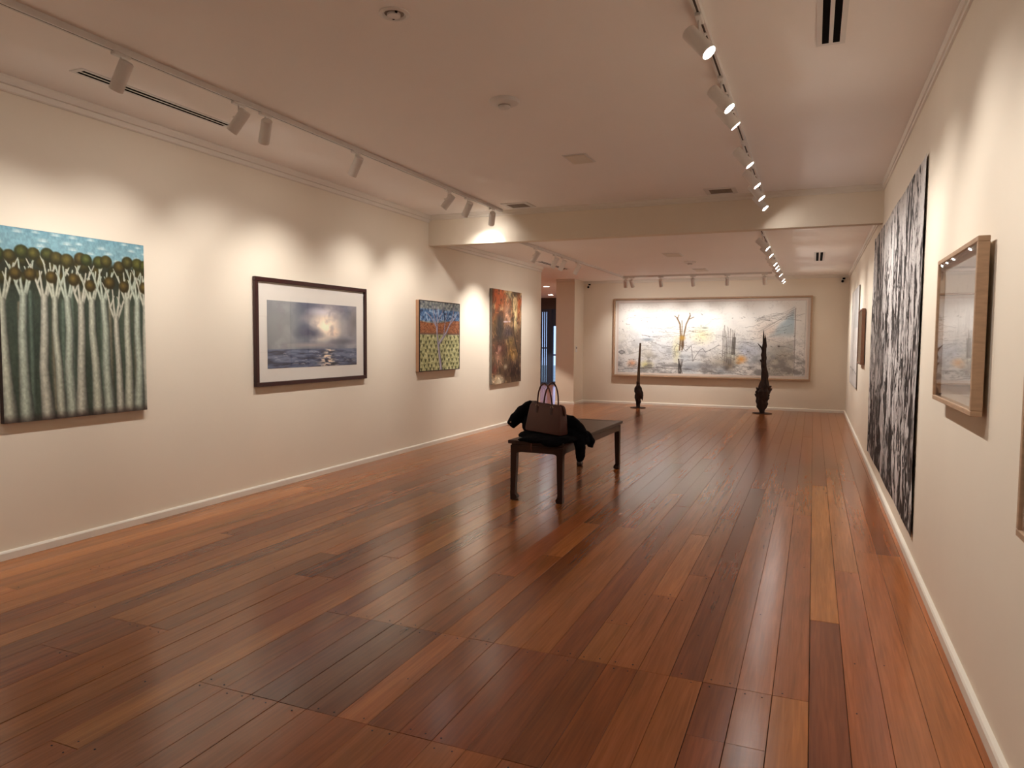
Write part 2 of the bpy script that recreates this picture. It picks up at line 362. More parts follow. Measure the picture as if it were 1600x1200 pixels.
# ------------------------------------------------------------------ painting tools: pictures are laid down as coloured dots on a fine mesh
class Canvas:
    """x runs 0..1 left to right, y runs 0..asp downward"""
    def __init__(s, w, asp, col, vres=1.0):
        s.w, s.h, s.asp = w, int(round(w*asp*vres)), asp; s.hy = s.h/asp
        s.X, s.Y = np.meshgrid((np.arange(s.w)+.5)/s.w, (np.arange(s.h)+.5)/s.h*asp)
        s.a = np.ones((s.h, s.w, 3))*np.array(col, float)
    def mix(s, m, col):
        m = np.clip(m, 0, 1)[..., None]; s.a = s.a*(1-m)+np.asarray(col, float)*m
    def ell(s, cx, cy, rx, ry, col, soft=.3, al=1):
        d = np.sqrt(((s.X-cx)/rx)**2+((s.Y-cy)/ry)**2); s.mix(al*np.clip((1-d)/max(soft, 1e-3), 0, 1), col)
    def stroke(s, pts, wid, col, al=1, soft=.4, shade=None):
        pts = np.asarray(pts, float)
        if not isinstance(wid, (list, tuple)): wid = [wid]*len(pts)
        pad = max(wid)*1.5+2/s.w
        x0 = max(int((pts[:, 0].min()-pad)*s.w), 0); x1 = min(int((pts[:, 0].max()+pad)*s.w)+1, s.w)
        y0 = max(int((pts[:, 1].min()-pad)*s.hy), 0); y1 = min(int((pts[:, 1].max()+pad)*s.hy)+1, s.h)
        if x1 <= x0 or y1 <= y0: return
        X, Y = s.X[y0:y1, x0:x1], s.Y[y0:y1, x0:x1]
        best = np.full(X.shape, -9.); side = np.zeros(X.shape)
        for i in range(len(pts)-1):
            ax, ay = pts[i]; bx, by = pts[i+1]; dx, dy = bx-ax, by-ay; q = dx*dx+dy*dy+1e-12
            t = np.clip(((X-ax)*dx+(Y-ay)*dy)/q, 0, 1)
            ex, ey = X-ax-t*dx, Y-ay-t*dy
            w = wid[i]+(wid[i+1]-wid[i])*t
            v = 1-np.hypot(ex, ey)/w
            sd = ex/w
            side = np.where(v > best, sd, side); best = np.maximum(best, v)
        m = np.clip(best/soft, 0, 1)*al
        c = np.asarray(col, float)
        if shade is not None:
            k = np.clip(1-shade*np.abs(side+.15)**1.5, .3, 1.1)[..., None]; c = c*k
        s.a[y0:y1, x0:x1] = s.a[y0:y1, x0:x1]*(1-m[..., None])+c*m[..., None]
    def noise(s, sx, sy, seed, octs=4, wx=None, wy=None):
        r = np.random.RandomState(seed); out = 0; amp = 1; tot = 0
        X = s.X if wx is None else s.X+wx; Y = s.Y if wy is None else s.Y+wy
        for o in range(octs):
            g = r.rand(97, 97); fx, fy = X*sx*2**o+r.rand()*50, Y*sy*2**o+r.rand()*50
            ix, iy = np.floor(fx).astype(int), np.floor(fy).astype(int); tx, ty = fx-ix, fy-iy
            tx, ty = tx*tx*(3-2*tx), ty*ty*(3-2*ty)
            def G(a, b): return g[a % 97, b % 97]
            v = (G(iy, ix)*(1-tx)+G(iy, ix+1)*tx)*(1-ty)+(G(iy+1, ix)*(1-tx)+G(iy+1, ix+1)*tx)*ty
            out = out+v*amp; tot += amp; amp *= .55
        return out/tot
    def build(s, name, parent, origin, du, dv, bow=None):
        """origin = top-left corner, du / dv = full-width and full-height vectors"""
        o = np.array(origin); du = np.array(du); dv = np.array(dv)
        u = np.arange(s.w)/(s.w-1); v = np.arange(s.h)/(s.h-1); U, V = np.meshgrid(u, v)
        P = o+U[..., None]*du+V[..., None]*dv
        if bow is not None: P = P+bow(U, V)
        me = bpy.data.meshes.new(name); n = s.w*s.h
        idx = np.arange(n).reshape(s.h, s.w)
        q = np.stack([idx[:-1, :-1], idx[1:, :-1], idx[1:, 1:], idx[:-1, 1:]], -1).reshape(-1, 4)
        me.vertices.add(n); me.vertices.foreach_set('co', P.reshape(-1).astype(np.float32))
        me.loops.add(q.size); me.loops.foreach_set('vertex_index', q.reshape(-1).astype(np.int32))
        me.polygons.add(len(q)); me.polygons.foreach_set('loop_start', np.arange(0, q.size, 4, dtype=np.int32))
        me.update(calc_edges=True)
        c = np.clip(s.a, 0, 255)/255; c = np.where(c <= .04045, c/12.92, ((c+.055)/1.055)**2.4)
        rgba = np.ones((n, 4), np.float32); rgba[:, :3] = c.reshape(-1, 3)
        at = me.color_attributes.new('paint', 'FLOAT_COLOR', 'POINT'); at.data.foreach_set('color', rgba.reshape(-1))
        me.materials.append(M['paint'])
        ob = bpy.data.objects.new(name, me); C.objects.link(ob); ob.parent = parent
        return ob

R_ = np.random.RandomState(5)

# ---- grove of pale trunks under round green crowns
def art_trees():
    asp = 1.266/1.07; c = Canvas(270, asp, (74, 82, 66)); X, Y = c.X, c.Y
    n = c.noise(6, 3, 3)
    c.mix(np.ones_like(X), (58, 66, 54)); c.mix((n-.35)*1.2, (82, 92, 74))
    sky = np.clip((.185-Y+.012*np.sin(X*9))/.03, 0, 1)
    c.mix(sky, (122, 158, 166)); c.mix(sky*np.clip((.05-Y)/.05, 0, 1)*.5, (96, 140, 156))
    for r in range(4):
        for k in range(9):
            cx, cy = (k+.5*(r % 2)+R_.uniform(-.2, .2))/8.5, .018+r*.04+R_.uniform(-.008, .008); q = .03+.012*R_.rand()
            if R_.rand() < .8: c.ell(cx, cy, q, q*.34, (184, 200, 198), .8, .75); c.ell(cx, cy+q*.2, q*1.2, q*.16, (202, 212, 206), .8, .6)
    c.mix(np.clip((Y-.15)/.03, 0, 1)*np.clip((.46-Y)/.16, 0, 1)*.85, (46, 46, 32))
    for i in range(15):      # dusky trunks behind
        x = .04+i/14.6+R_.uniform(-.015, .015); t = .36+R_.uniform(0, .1); w = .024+.008*R_.rand()
        col = [(104, 118, 100), (126, 118, 96), (96, 110, 94)][i % 3]
        c.stroke([(x, t), (x+R_.uniform(-.01, .01), .8), (x+R_.uniform(-.01, .01), 1.11)], [w*.8, w, w*1.15], col, .85, .7, .55)
    for i in range(26):      # crowns in the second row
        x = (i % 13)/12.4+R_.uniform(-.03, .03); y = .21+.09*(i//13)+R_.uniform(-.02, .02); r = .040+.010*R_.rand()
        g = R_.rand(); col = np.array((72+22*g, 68+12*g, 32+6*g))
        c.ell(x, y, r, r, col*.55, .25); c.ell(x-.006, y-.008, r*.75, r*.75, col*.9, .9)
    xs = [.02, .125, .255, .345, .425, .505, .60, .69, .775, .855, .94, 1.0]
    for i, x in enumerate(xs):      # front trunks with forked limbs
        lean = R_.uniform(-.02, .02); w = .036 if i not in (3, 8) else .029
        top = .40+.05*R_.rand()+(.1 if i == 8 else 0); xb = x+R_.uniform(-.008, .02)
        col = np.array([(186, 186, 164), (176, 182, 162), (190, 186, 166)][i % 3], float); wv = R_.uniform(-.008, .008)
        for k in range(4):
            sx = (-1, 1, -.35, .5)[k]; ln = .14+.08*R_.rand()
            mx, my = x+lean+sx*.042, top-ln*.45
            ex, ey = x+lean+sx*(.062+.02*R_.rand()), top-ln-.04*R_.rand()
            c.stroke([(x+lean, top+.03), (mx, my), (ex, ey)], [.017, .0105, .006], col*1.02, 1, .5, .4)
            if k < 2:
                c.stroke([(mx, my), (mx-sx*.03, my-.08)], [.009, .005], col, 1, .5, .3)
                c.stroke([(ex-sx*.01, ey+.04), (ex+sx*.035, ey-.05)], [.007, .004], col, 1, .5, .3)
        c.stroke([(xb+.004, 1.165), (xb, 1.03)], [w*1.5, w*1.2], col*.92, 1, .3, .6)
        c.stroke([(xb, 1.13), (x+wv, .85), (x+lean*.5-wv, .62), (x+lean, top)], [w*1.25, w, w*.9, w*.75], col, 1, .3, .6)
    for i in range(15):      # front crowns against the sky
        x = i/14+R_.uniform(-.018, .018); y = .150+R_.uniform(-.012, .03); r = .044+.008*R_.rand()
        col = np.array((96+R_.uniform(-12, 10), 94+R_.uniform(-8, 6), 42.))
        c.ell(x, y, r, r*.95, col*.5, .2); c.ell(x-.004, y-.008, r*.82, r*.78, col, .9)
    for i in range(8):
        x = .06+i/7.6+R_.uniform(-.04, .04); y = .275+.05*R_.rand(); r = .042+.006*R_.rand()
        col = np.array((106., 86., 38.)); c.ell(x, y, r, r, col*.5, .22); c.ell(x-.004, y-.008, r*.78, r*.78, col, .9)
    c.mix(np.clip((Y-1.13)/.05, 0, 1)*(.3+.7*c.noise(14, 10, 8)), (46, 26, 22))
    c.a *= (.88+.24*c.noise(90, 60, 9, 2))[..., None]
    return c

def art_sea():
    asp = .455; c = Canvas(300, asp, (104, 106, 114)); X, Y = c.X, c.Y
    wp = .08*(c.noise(5, 6, 20)-.5)
    n = c.noise(4, 6, 21, 5, wx=wp, wy=wp); n2 = c.noise(9, 13, 22, 4, wx=wp)
    c.mix(np.clip(1-Y/.12, 0, 1)*.8, (76, 78, 98))
    c.mix(np.clip((.36-X)/.1, 0, 1)*.7, (132, 132, 130)); c.mix(np.clip((.36-X)/.1, 0, 1)*np.clip((n-.5)*4, 0, 1)*.5, (168, 166, 164))
    c.mix(np.clip((X-.30)/.1, 0, 1)*np.clip((n-.48)*4, 0, 1)*.7, (160, 152, 154)); c.mix(np.clip((X-.30)/.1, 0, 1)*np.clip((.46-n)*5, 0, 1)*.6, (74, 74, 90))
    d = np.sqrt(((X-.63+wp)/.27)**2+((Y-.15+wp*.6)/.155)**2); c.mix(np.clip(1.15-d, 0, 1)*.95, (206, 186, 172))
    d = np.sqrt(((X-.62+wp*1.5)/.15)**2+((Y-.16-wp)/.11)**2); c.mix(np.clip(1.2-d, 0, 1), (248, 228, 200))
    c.ell(.57, .06, .2, .04, (206, 198, 206), 1.0, .7); c.ell(.72, .21, .1, .05, (244, 214, 184), 1.0, .7)
    c.mix(np.clip((n2-.56)*5, 0, 1)*.4, (112, 104, 112))
    d = np.sqrt(((X-.43)/.15)**2+((Y-.225+wp)/.045)**2); c.mix(np.clip(1.3-d, 0, 1)*.9, (62, 62, 80)); c.ell(.37, .17, .08, .06, (74, 76, 96), 1, .7)
    c.ell(.97, .12, .12, .16, (88, 80, 82), 1, .75); c.ell(.84, .275, .2, .03, (84, 80, 88), 1, .8); c.ell(.93, .2, .1, .05, (120, 112, 112), 1, .5)
    c.ell(.45, .30, .3, .025, (176, 156, 144), 1, .7)
    hz = .325; sea = np.clip((Y-hz)/.003, 0, 1)
    w = c.noise(9, 60, 25, 3, wy=wp*.1); ww = c.noise(24, 110, 26, 2)
    c.mix(sea, (70, 76, 98)); c.mix(sea*np.clip((w-.48)*6, 0, 1)*.7, (112, 118, 136)); c.mix(sea*np.clip((.46-w)*6, 0, 1)*.8, (42, 44, 58))
    g = np.exp(-((X-.64-.02*np.sin(Y*60))/(.05+.5*(Y-hz)))**2)
    c.mix(sea*g*np.clip((ww-.40)*5, 0, 1), (232, 206, 176)); c.mix(sea*g*np.clip((.43-ww)*6, 0, 1)*.8, (50, 42, 40))
    for i in range(30):
        x, y = R_.rand(), hz+.02+.1*R_.rand(); l = .02+.05*R_.rand()
        c.stroke([(x, y), (x+l*.5, y-.004), (x+l, y+.001)], .0024, (178, 176, 180), .6, .6)
    c.a = c.a*1.14-6
    return c

def art_bluetree():
    asp = .945/1.14; c = Canvas(170, asp, (120, 122, 118)); X, Y = c.X, c.Y
    wv = c.noise(40, 40, 31, 2)
    c.mix(np.clip((wv-.5)*4, 0, 1), (162, 160, 150)); c.mix(np.clip((.42-wv)*5, 0, 1), (74, 80, 88))
    b = np.clip((Y-.07-.03*c.noise(8, 4, 32))/.02, 0, 1)*np.clip((.235-Y+.05*c.noise(10, 3, 33)-.02)/.015, 0, 1)
    c.mix(b, (74, 104, 142)); c.mix(b*np.clip((wv-.55)*6, 0, 1), (150, 172, 196)); c.mix(b*np.clip((.4-wv)*6, 0, 1), (36, 46, 66))
    o = np.clip((Y-.235-.02*np.sin(X*5))/.01, 0, 1)*np.clip((.395-Y)/.008, 0, 1)
    c.mix(o, (156, 96, 62)); c.mix(o*np.clip((c.noise(60, 130, 34, 2)-.52)*7, 0, 1), (104, 58, 40)); c.mix(o*np.clip((c.noise(70, 120, 35, 2)-.6)*7, 0, 1), (182, 124, 88))
    c.stroke([(0, .385), (1, .385)], .012, (112, 84, 66), .8)
    y = np.clip((Y-.395)/.008, 0, 1); c.mix(y, (166, 160, 112)); c.mix(y*np.clip((c.noise(50, 60, 36, 2)-.5)*5, 0, 1), (206, 200, 148))
    for r in range(8):
        for k in range(11):
            x = (k+.5*(r % 2))/10.5+R_.uniform(-.02, .02); yy = .425+r*.055+R_.uniform(-.012, .012)
            for q in (-.026, -.012, .0, .013, .027): c.stroke([(x, yy+.018), (x+q, yy-.018)], [.009, .004], (70, 70, 40), .85, .6)
    t = (150, 138, 152)
    for pts, w in [([(.52, .83), (.47, .62), (.43, .44)], (.036, .03, .02)), ([(.47, .5), (.66, .36), (.82, .17), (.86, .05)], (.022, .018, .011, .006)),
                   ([(.43, .46), (.40, .3), (.33, .14), (.3, .04)], (.018, .014, .009, .005)), ([(.42, .38), (.43, .2), (.40, .05)], (.012, .009, .005)),
                   ([(.58, .43), (.62, .25), (.66, .12)], (.012, .008, .004)), ([(.4, .3), (.25, .18), (.16, .14)], (.01, .007, .004)), ([(.74, .27), (.9, .17), (.97, .1)], (.01, .007, .004)),
                   ([(.43, .25), (.55, .12), (.58, .04)], (.008, .006, .003))]:
        c.stroke(pts, [v*1.05+.002 for v in w], t, 1, .5, .5)
        c.stroke([(a-.008, b_) for a, b_ in pts], [v*.25 for v in w], (208, 198, 206), .8, .6)
    return c

def art_bush():
    asp = 1.551/1.25; c = Canvas(150, asp, (96, 72, 52)); X, Y = c.X, c.Y
    n1, n2, n3 = c.noise(5, 4, 41), c.noise(9, 9, 42), c.noise(16, 12, 43)
    top = np.clip((.5-Y)/.35, 0, 1)
    c.mix(top*np.clip((n1-.35)*3, 0, 1), (188, 92, 48)); c.mix(top*np.clip((n2-.5)*4, 0, 1), (206, 168, 120)); c.mix(top*np.clip((n3-.58)*5, 0, 1)*.7, (110, 116, 88))
    c.ell(.2, .1, .25, .2, (196, 88, 44), 1, .7); c.ell(.92, .2, .14, .3, (172, 84, 44), 1, .7)
    c.ell(.78, .32, .1, .3, (224, 206, 146), .8, .9); c.ell(.5, .33, .16, .22, (204, 156, 126), 1, .85); c.ell(.55, .05, .12, .08, (150, 150, 120), 1, .7)
    c.ell(.25, .5, .16, .32, (66, 58, 52), .7, .9); c.ell(.52, .58, .2, .14, (84, 72, 76), .8, .85); c.ell(.1, .45, .08, .2, (118, 90, 50), 1, .7)
    c.stroke([(.38, .42), (.6, .41)], .012, (196, 176, 176), .8)
    c.ell(.25, .78, .3, .14, (92, 56, 44), .7, .9); c.ell(.6, .68, .2, .1, (150, 118, 66), 1, .8); c.ell(.7, .85, .22, .12, (168, 122, 52), 1, .85)
    c.ell(.2, .92, .18, .14, (168, 122, 96), 1, .85); c.ell(.25, .77, .08, .06, (196, 150, 130), 1, .8); c.ell(.08, 1.05, .14, .1, (110, 52, 40), 1, .9)
    c.ell(.8, 1.08, .35, .16, (56, 36, 28), .6, .95); c.ell(.2, 1.2, .26, .1, (206, 186, 156), .6, .9); c.ell(.45, 1.13, .1, .07, (70, 48, 38), .8, .9)
    c.ell(.45, 1.02, .08, .05, (216, 196, 164), 1, .8)
    c.mix(np.clip((n3-.56)*7, 0, 1)*.55, (58, 42, 34)); c.mix(np.clip((n2-.60)*7, 0, 1)*.5, (196, 160, 116))
    for i in range(260):
        x, y = R_.rand(), R_.rand()*asp; a = R_.uniform(0, 6.28); l = .02+.07*R_.rand()
        k = c.a[min(int(y*c.w), c.h-1), int(x*c.w) % c.w]*R_.choice([.5, .72, 1.35, 1.6]); c.stroke([(x, y), (x+l*math.cos(a), y+l*math.sin(a)*1.5)], .008, k, .7, .7)
    c.stroke([(.66, .02), (.68, .3), (.74, .6), (.86, .82)], [.012, .014, .016, .02], (60, 44, 30), .95, .5); c.stroke([(.92, 0), (.95, .25), (.88, .55)], [.008, .01, .006], (96, 60, 36), .9)
    return c

def art_wide():
    asp = 1.66/4.06; c = Canvas(440, asp, (226, 220, 212)); X, Y = c.X, c.Y
    n1, n2, n3 = c.noise(6, 8, 51), c.noise(14, 18, 52), c.noise(40, 46, 53, 3)
    low = np.clip((Y-.12)/.2, 0, 1)
    c.mix(low*np.clip((n1-.42)*3, 0, 1)*.7, (190, 190, 192)); c.mix(low*np.clip((n2-.55)*4, 0, 1)*.5, (160, 158, 158))
    c.mix(np.clip((n2-.62)*5, 0, 1)*.35, (196, 190, 190))
    c.ell(.18, .2, .14, .1, (206, 208, 214), 1, .6); c.ell(.3, .28, .2, .07, (190, 192, 198), 1, .6)
    c.ell(.70, .27, .12, .06, (190, 192, 206), 1, .8); c.ell(.63, .3, .06, .08, (206, 202, 178), 1, .8)
    c.ell(.47, .19, .08, .06, (228, 210, 160), 1, .8); c.ell(.335, .27, .03, .1, (220, 210, 158), 1, .8); c.ell(.80, .17, .1, .08, (232, 208, 190), 1, .6)
    tri = np.clip((Y-(.30-.24*(X-.72)/.21-.02)-.05*(n2-.5))/.03, 0, 1)*np.clip((.935-X)/.006, 0, 1)*np.clip((.205-Y)/.03, 0, 1)*np.clip((X-.74)/.03, 0, 1)
    c.mix(tri*np.clip(.25+1.3*n2, 0, 1)*.8, (158, 176, 184))
    br = np.clip((X-.76)/.05, 0, 1)*np.clip((.935-X)/.004, 0, 1)*np.clip((Y-.2)/.05, 0, 1); c.mix(br*(.45+.5*n2), (176, 166, 150)); c.ell(.86, .3, .08, .06, (150, 138, 122), 1, .6)
    c.ell(.09, .35, .035, .03, (216, 150, 108), .9, .9); c.ell(.17, .355, .05, .03, (206, 194, 126), .9, .85)
    c.ell(.675, .315, .04, .028, (226, 160, 86), .9, .95); c.ell(.66, .335, .02, .012, (176, 116, 60), .9, .7)
    c.ell(.50, .355, .13, .03, (134, 130, 130), .9, .8); c.ell(.40, .365, .06, .03, (120, 118, 120), .9, .7); c.ell(.58, .33, .1, .04, (168, 156, 138), 1, .8)
    c.ell(.615, .345, .04, .05, (132, 112, 92), .9, .85); c.ell(.6, .365, .02, .02, (70, 54, 44), .9, .8); c.ell(.175, .215, .045, .013, (120, 128, 136), .8, .8)
    tx = c.noise(26, 40, 54, 4, wx=.04*(n2-.5)); tx2 = c.noise(60, 70, 55, 3, wx=.05*(n1-.5))
    c.mix(low*np.clip((tx-.54)*8, 0, 1)*.45, (128, 124, 122)); c.mix(np.clip(.3+low, 0, 1)*np.clip((.02-np.abs(tx-.5))*60, 0, 1)*.5, (112, 106, 102)); c.mix(low*np.clip((.016-np.abs(tx2-.52))*60, 0, 1)*.4, (96, 90, 86))
    lo2 = np.clip((Y-.27)/.08, 0, 1); c.mix(lo2*np.clip((tx-.46)*5, 0, 1)*.5, (118, 112, 108))
    c.mix(np.clip((n1-.56)*6, 0, 1)*low*.35, (214, 196, 160)); c.mix(np.clip((.40-n1)*6, 0, 1)*low*.35, (168, 178, 188))
    ink = (66, 58, 54)
    def sq(pts, w, col=ink, al=.8): c.stroke(pts, w, col, al, .6)
    def wob(x0, y0, x1, y1, amp, n=14, w=.0014, col=ink, al=.6):
        t = np.linspace(0, 1, n); sq(np.stack([x0+(x1-x0)*t, y0+(y1-y0)*t+amp*np.cumsum(R_.randn(n))*.35], 1), w, col, al)
    for i in range(90):
        x = R_.rand()*.9+.03; y = .09+R_.rand()*.29; wob(x, y, min(x+.03+.1*R_.rand(), .98), y+R_.uniform(-.03, .03), .006, 10, .0012, ink, .45)
    for i in range(70):
        x, y = R_.rand(), .08+R_.rand()*.31; sq([(x, y), (x+R_.uniform(-.008, .008), y+R_.uniform(-.006, .006))], .0022, ink, .55)
    # forked tree
    tree = (110, 86, 60)
    for pts, w in [([(.352, .27), (.357, .2), (.352, .13), (.335, .095)], .0055), ([(.365, .27), (.372, .2), (.385, .13), (.405, .085)], .005), ([(.362, .25), (.364, .17), (.362, .11)], .003),
                   ([(.335, .095), (.322, .085)], .003), ([(.338, .1), (.345, .08)], .003), ([(.395, .105), (.425, .092)], .003), ([(.405, .085), (.403, .07)], .003)]: c.stroke(pts, w, tree, .95, .5)
    c.ell(.365, .205, .022, .02, (170, 130, 60), .7, .9); c.ell(.37, .24, .008, .03, (90, 66, 44), .6, .9)
    for k in range(6): sq([(.352+R_.uniform(-.01, .02), .32), (.36+R_.uniform(-.012, .012), .40)], .003, (60, 54, 50), .8)
    sq([(.33, .3), (.325, .26), (.34, .235), (.365, .25), (.385, .275), (.40, .26), (.415, .245), (.42, .29), (.425, .33), (.44, .30), (.46, .27), (.475, .26), (.49, .28), (.53, .26), (.56, .24)], .0018, (84, 78, 76), .8)
    c.ell(.022+.01, .285, .022, .014, (150, 146, 144), .5, .8); sq([(.012, .285), (.03, .275), (.05, .285), (.03, .297), (.012, .285)], .0025, (90, 86, 84), .8)
    for k in range(18):
        x = .575+.07*R_.rand(); sq([(x, .13+.06*R_.rand()), (x+R_.uniform(-.004, .004), .25+.12*R_.rand())], .0014, (84, 74, 66), .6)
    for k in range(7): x = .625+.02*R_.rand(); sq([(x, .2), (x-.004, .29)], .0028, (70, 62, 56), .6)
    c.ell(.485, .15, .022, .008, (128, 132, 120), .8, .8); c.ell(.86, .245, .008, .006, (80, 70, 66), .7, .9)
    for k in range(9): wob(.74+.02*R_.rand(), .1+.02*k*R_.rand(), .93, .04+.05*R_.rand(), .004, 10, .0014, (120, 112, 106), .5)
    wob(.0, .385, .42, .38, .004, 40, .0022, (70, 62, 58), .7); wob(.42, .38, .72, .395, .004, 30, .002, (90, 80, 72), .7)
    sq([(.018, .012), (.985, .010), (.983, .39)], .0016, (150, 138, 128), .6); wob(.936, .05, .937, .38, .0, 30, .0026, (120, 110, 104), .7)
    edge = np.minimum(np.minimum(X, 1-X), np.minimum(Y, asp-Y)); c.mix(np.clip((.012-edge)/.003, 0, 1), (216, 200, 188))
    return c

def art_ink():
    asp = 2.47/4.1; c = Canvas(560, asp, (204, 196, 190), 1.45); X, Y = c.X, c.Y
    w0 = c.noise(5, 5, 61)-.5; w1 = c.noise(20, 26, 62, 3)-.5; wx = .06*w0+.022*w1; wy = .03*(c.noise(14, 14, 69)-.5)
    s1 = c.noise(34, 6, 63, 4, wx=wx); s2 = c.noise(96, 24, 64, 3, wx=wx*1.5, wy=wy); s3 = c.noise(80, 80, 65, 3, wx=wx*3, wy=wy*2)
    v = Y/asp
    col = c.noise(8, .8, 66, 2, wx=wx*.5); big = c.noise(3, 2.2, 67, 2)
    f = .36*s1+.42*s2+.22*s3+.20*(col-.5)
    thr = .506+.13*(v-.35)+.05*(big-.5)
    c.mix(np.clip((thr+.04-f)*12, 0, 1)*.5, (134, 124, 120)); c.mix(np.clip((thr-f)*22, 0, 1), (36, 29, 27))
    rid = np.clip((.016-np.abs(s2-.5))*90, 0, 1)*np.clip(.35+v, 0, 1); c.mix(rid*.8, (40, 32, 30))
    knot = np.clip((c.noise(22, 18, 68, 3, wx=wx*2)-.60)*14, 0, 1)*np.clip((v-.4)*4, 0, 1); c.mix(knot*.8, (198, 188, 182))
    for i in range(220):
        x = R_.rand(); y0 = R_.rand()*asp*.85; l = asp*(.06+.25*R_.rand()); t = np.linspace(0, 1, 9)
        px = x+.005*np.cumsum(R_.randn(9)); c.stroke(np.stack([px, y0+l*t], 1), .0010+.0014*R_.rand(), (28, 22, 20) if R_.rand() < .55 else (212, 204, 198), .85, .5)
    for x, w in ((.10, .010), (.30, .013), (.52, .010), (.80, .014)): c.mix(np.exp(-((X-x-wx*.6)/w)**2)*np.clip((.8-v)*3, 0, 1)*.75*(.5+s3), (214, 206, 200))
    c.mix(np.exp(-((v-.53)/.003)**2)*.35, (150, 140, 134))
    return c

def art_pale(seed, w=110, asp=.7):
    c = Canvas(w, asp, (216, 208, 200)); X, Y = c.X, c.Y
    n = c.noise(5, 6, seed); n2 = c.noise(22, 26, seed+1, 3)
    c.mix(np.clip((n-.5)*3, 0, 1)*.5, (190, 184, 178)); c.mix(np.clip((n2-.6)*5, 0, 1)*.4, (150, 144, 138))
    c.ell(.5, asp*.86, .5, asp*.08, (176, 168, 160), 1, .6)
    r = np.random.RandomState(seed)
    for k in range(14): x = .35+.4*r.rand(); c.stroke([(x, asp*(.3+.15*r.rand())), (x+r.uniform(-.01, .01), asp*(.5+.2*r.rand()))], .004, (120, 112, 106), .5, .7)
    t = np.linspace(0, 1, 16); c.stroke(np.stack([t, asp*(.86+.03*np.cumsum(r.randn(16))*.4)], 1), .005, (104, 98, 92), .7, .6)
    return c

def frame_ring(mb, plane, fixed, a0, a1, z0, z1, w, bev=.003):
    """four rails; plane 'X': picture lies in a YZ plane between x=fixed[0..1]; plane 'Y': in an XZ plane"""
    for (u0, u1, v0, v1) in ((a0, a1, z1-w, z1), (a0, a1, z0, z0+w), (a0, a0+w, z0+w, z1-w), (a1-w, a1, z0+w, z1-w)):
        if plane == 'X': mb.box((fixed[0], u0, v0), (fixed[1], u1, v1), bev)
        else: mb.box((u0, fixed[0], v0), (u1, fixed[1], v1), bev)

# ---- left wall pictures (viewed from +X: left edge is the near one)
t = empty('tree_painting', (0, 3.46, 1.5), 'large unframed canvas of pale tree trunks under round green crowns', 'painting')
t.location = (0, 0, 0)
MB().box((.004, 2.93, .889), (.0395, 4.0, 2.155), .002).build('canvas_edge', M['darkedge'], t)
art_trees().build('painted_face', t, (.0402, 2.931, 2.154), (0, 1.068, 0), (0, 0, -1.264))

t = empty('seascape_picture', (0, 0, 0), 'framed stormy seascape with wide white mount and dark mahogany frame', 'painting')
mb = MB(); frame_ring(mb, 'X', (.004, .042), 5.19, 6.975, .994, 2.024, .040); mb.build('frame', M['maho'], t)
MB().box((.006, 5.225, 1.03), (.018, 6.94, 1.99)).build('mount_board', M['paper'], t)
art_sea().build('printed_seascape', t, (.0195, 5.36, 1.815), (0, 1.44, 0), (0, 0, -.655))
MB().box((.027, 5.227, 1.032), (.029, 6.938, 1.986)).build('glass_pane', M['glass'], t)

t = empty('blue_tree_painting', (0, 0, 0), 'small painting of a forked tree on yellow grass with tan edge', 'painting')
MB().box((.004, 8.14, 1.025), (.058, 9.283, 1.968), .002).build('tray_edge', M['tan'], t)
mb = MB(); frame_ring(mb, 'X', (.050, .064), 8.139, 9.284, 1.024, 1.969, .010, .001); mb.build('dark_rim', M['darkedge'], t)
art_bluetree().build('painted_face', t, (.0592, 8.148, 1.961), (0, 1.127, 0), (0, 0, -.929))

t = empty('autumn_bush_painting', (0, 0, 0), 'tall unframed canvas of brown and orange bushland near the doorway', 'painting')
MB().box((.004, 10.455, .727), (.0435, 11.705, 2.278), .002).build('canvas_edge', M['greyedge'], t)
art_bush().build('painted_face', t, (.0442, 10.456, 2.277), (0, 1.248, 0), (0, 0, -1.549))

# ---- end wall
t = empty('wide_landscape', (0, 0, 0), 'very wide pale mixed-media landscape in an oak frame on the end wall', 'painting')
mb = MB(); frame_ring(mb, 'Y', (L-.085, L-.004), .56, 4.765, .645, 2.416, .035); mb.build('frame', M['oak'], t)
MB().box((.59, L-.03, .675), (4.735, L-.006, 2.386)).build('mount_board', M['paper'], t)
art_wide().build('painted_sheet', t, (.635, L-.036, 2.355), (4.06, 0, 0), (0, 0, -1.66))

# ---- right wall pictures (viewed from -X: left edge is the far one)
t = empty('bark_ink_drawing', (0, 0, 0), 'huge black and white ink drawing of tree bark hanging nearly floor to ceiling', 'drawing')
def bow(U, V):
    z = np.zeros(U.shape+(3,))
    z[..., 0] = -.010*np.exp(-((U-1)/.02)**2)*(.4+.6*np.sin(V*5+1)**2) - .006*np.sin(U*9+V*3)**2 - .010*np.exp(-(U/.03)**2)
    z[..., 1] = .03*np.sin(V*2.2)*U
    return z
ink = art_ink().build('paper_sheet', t, (W-.006, 9.33, 2.645), (0, -4.11, 0), (0, 0, -2.465), bow)

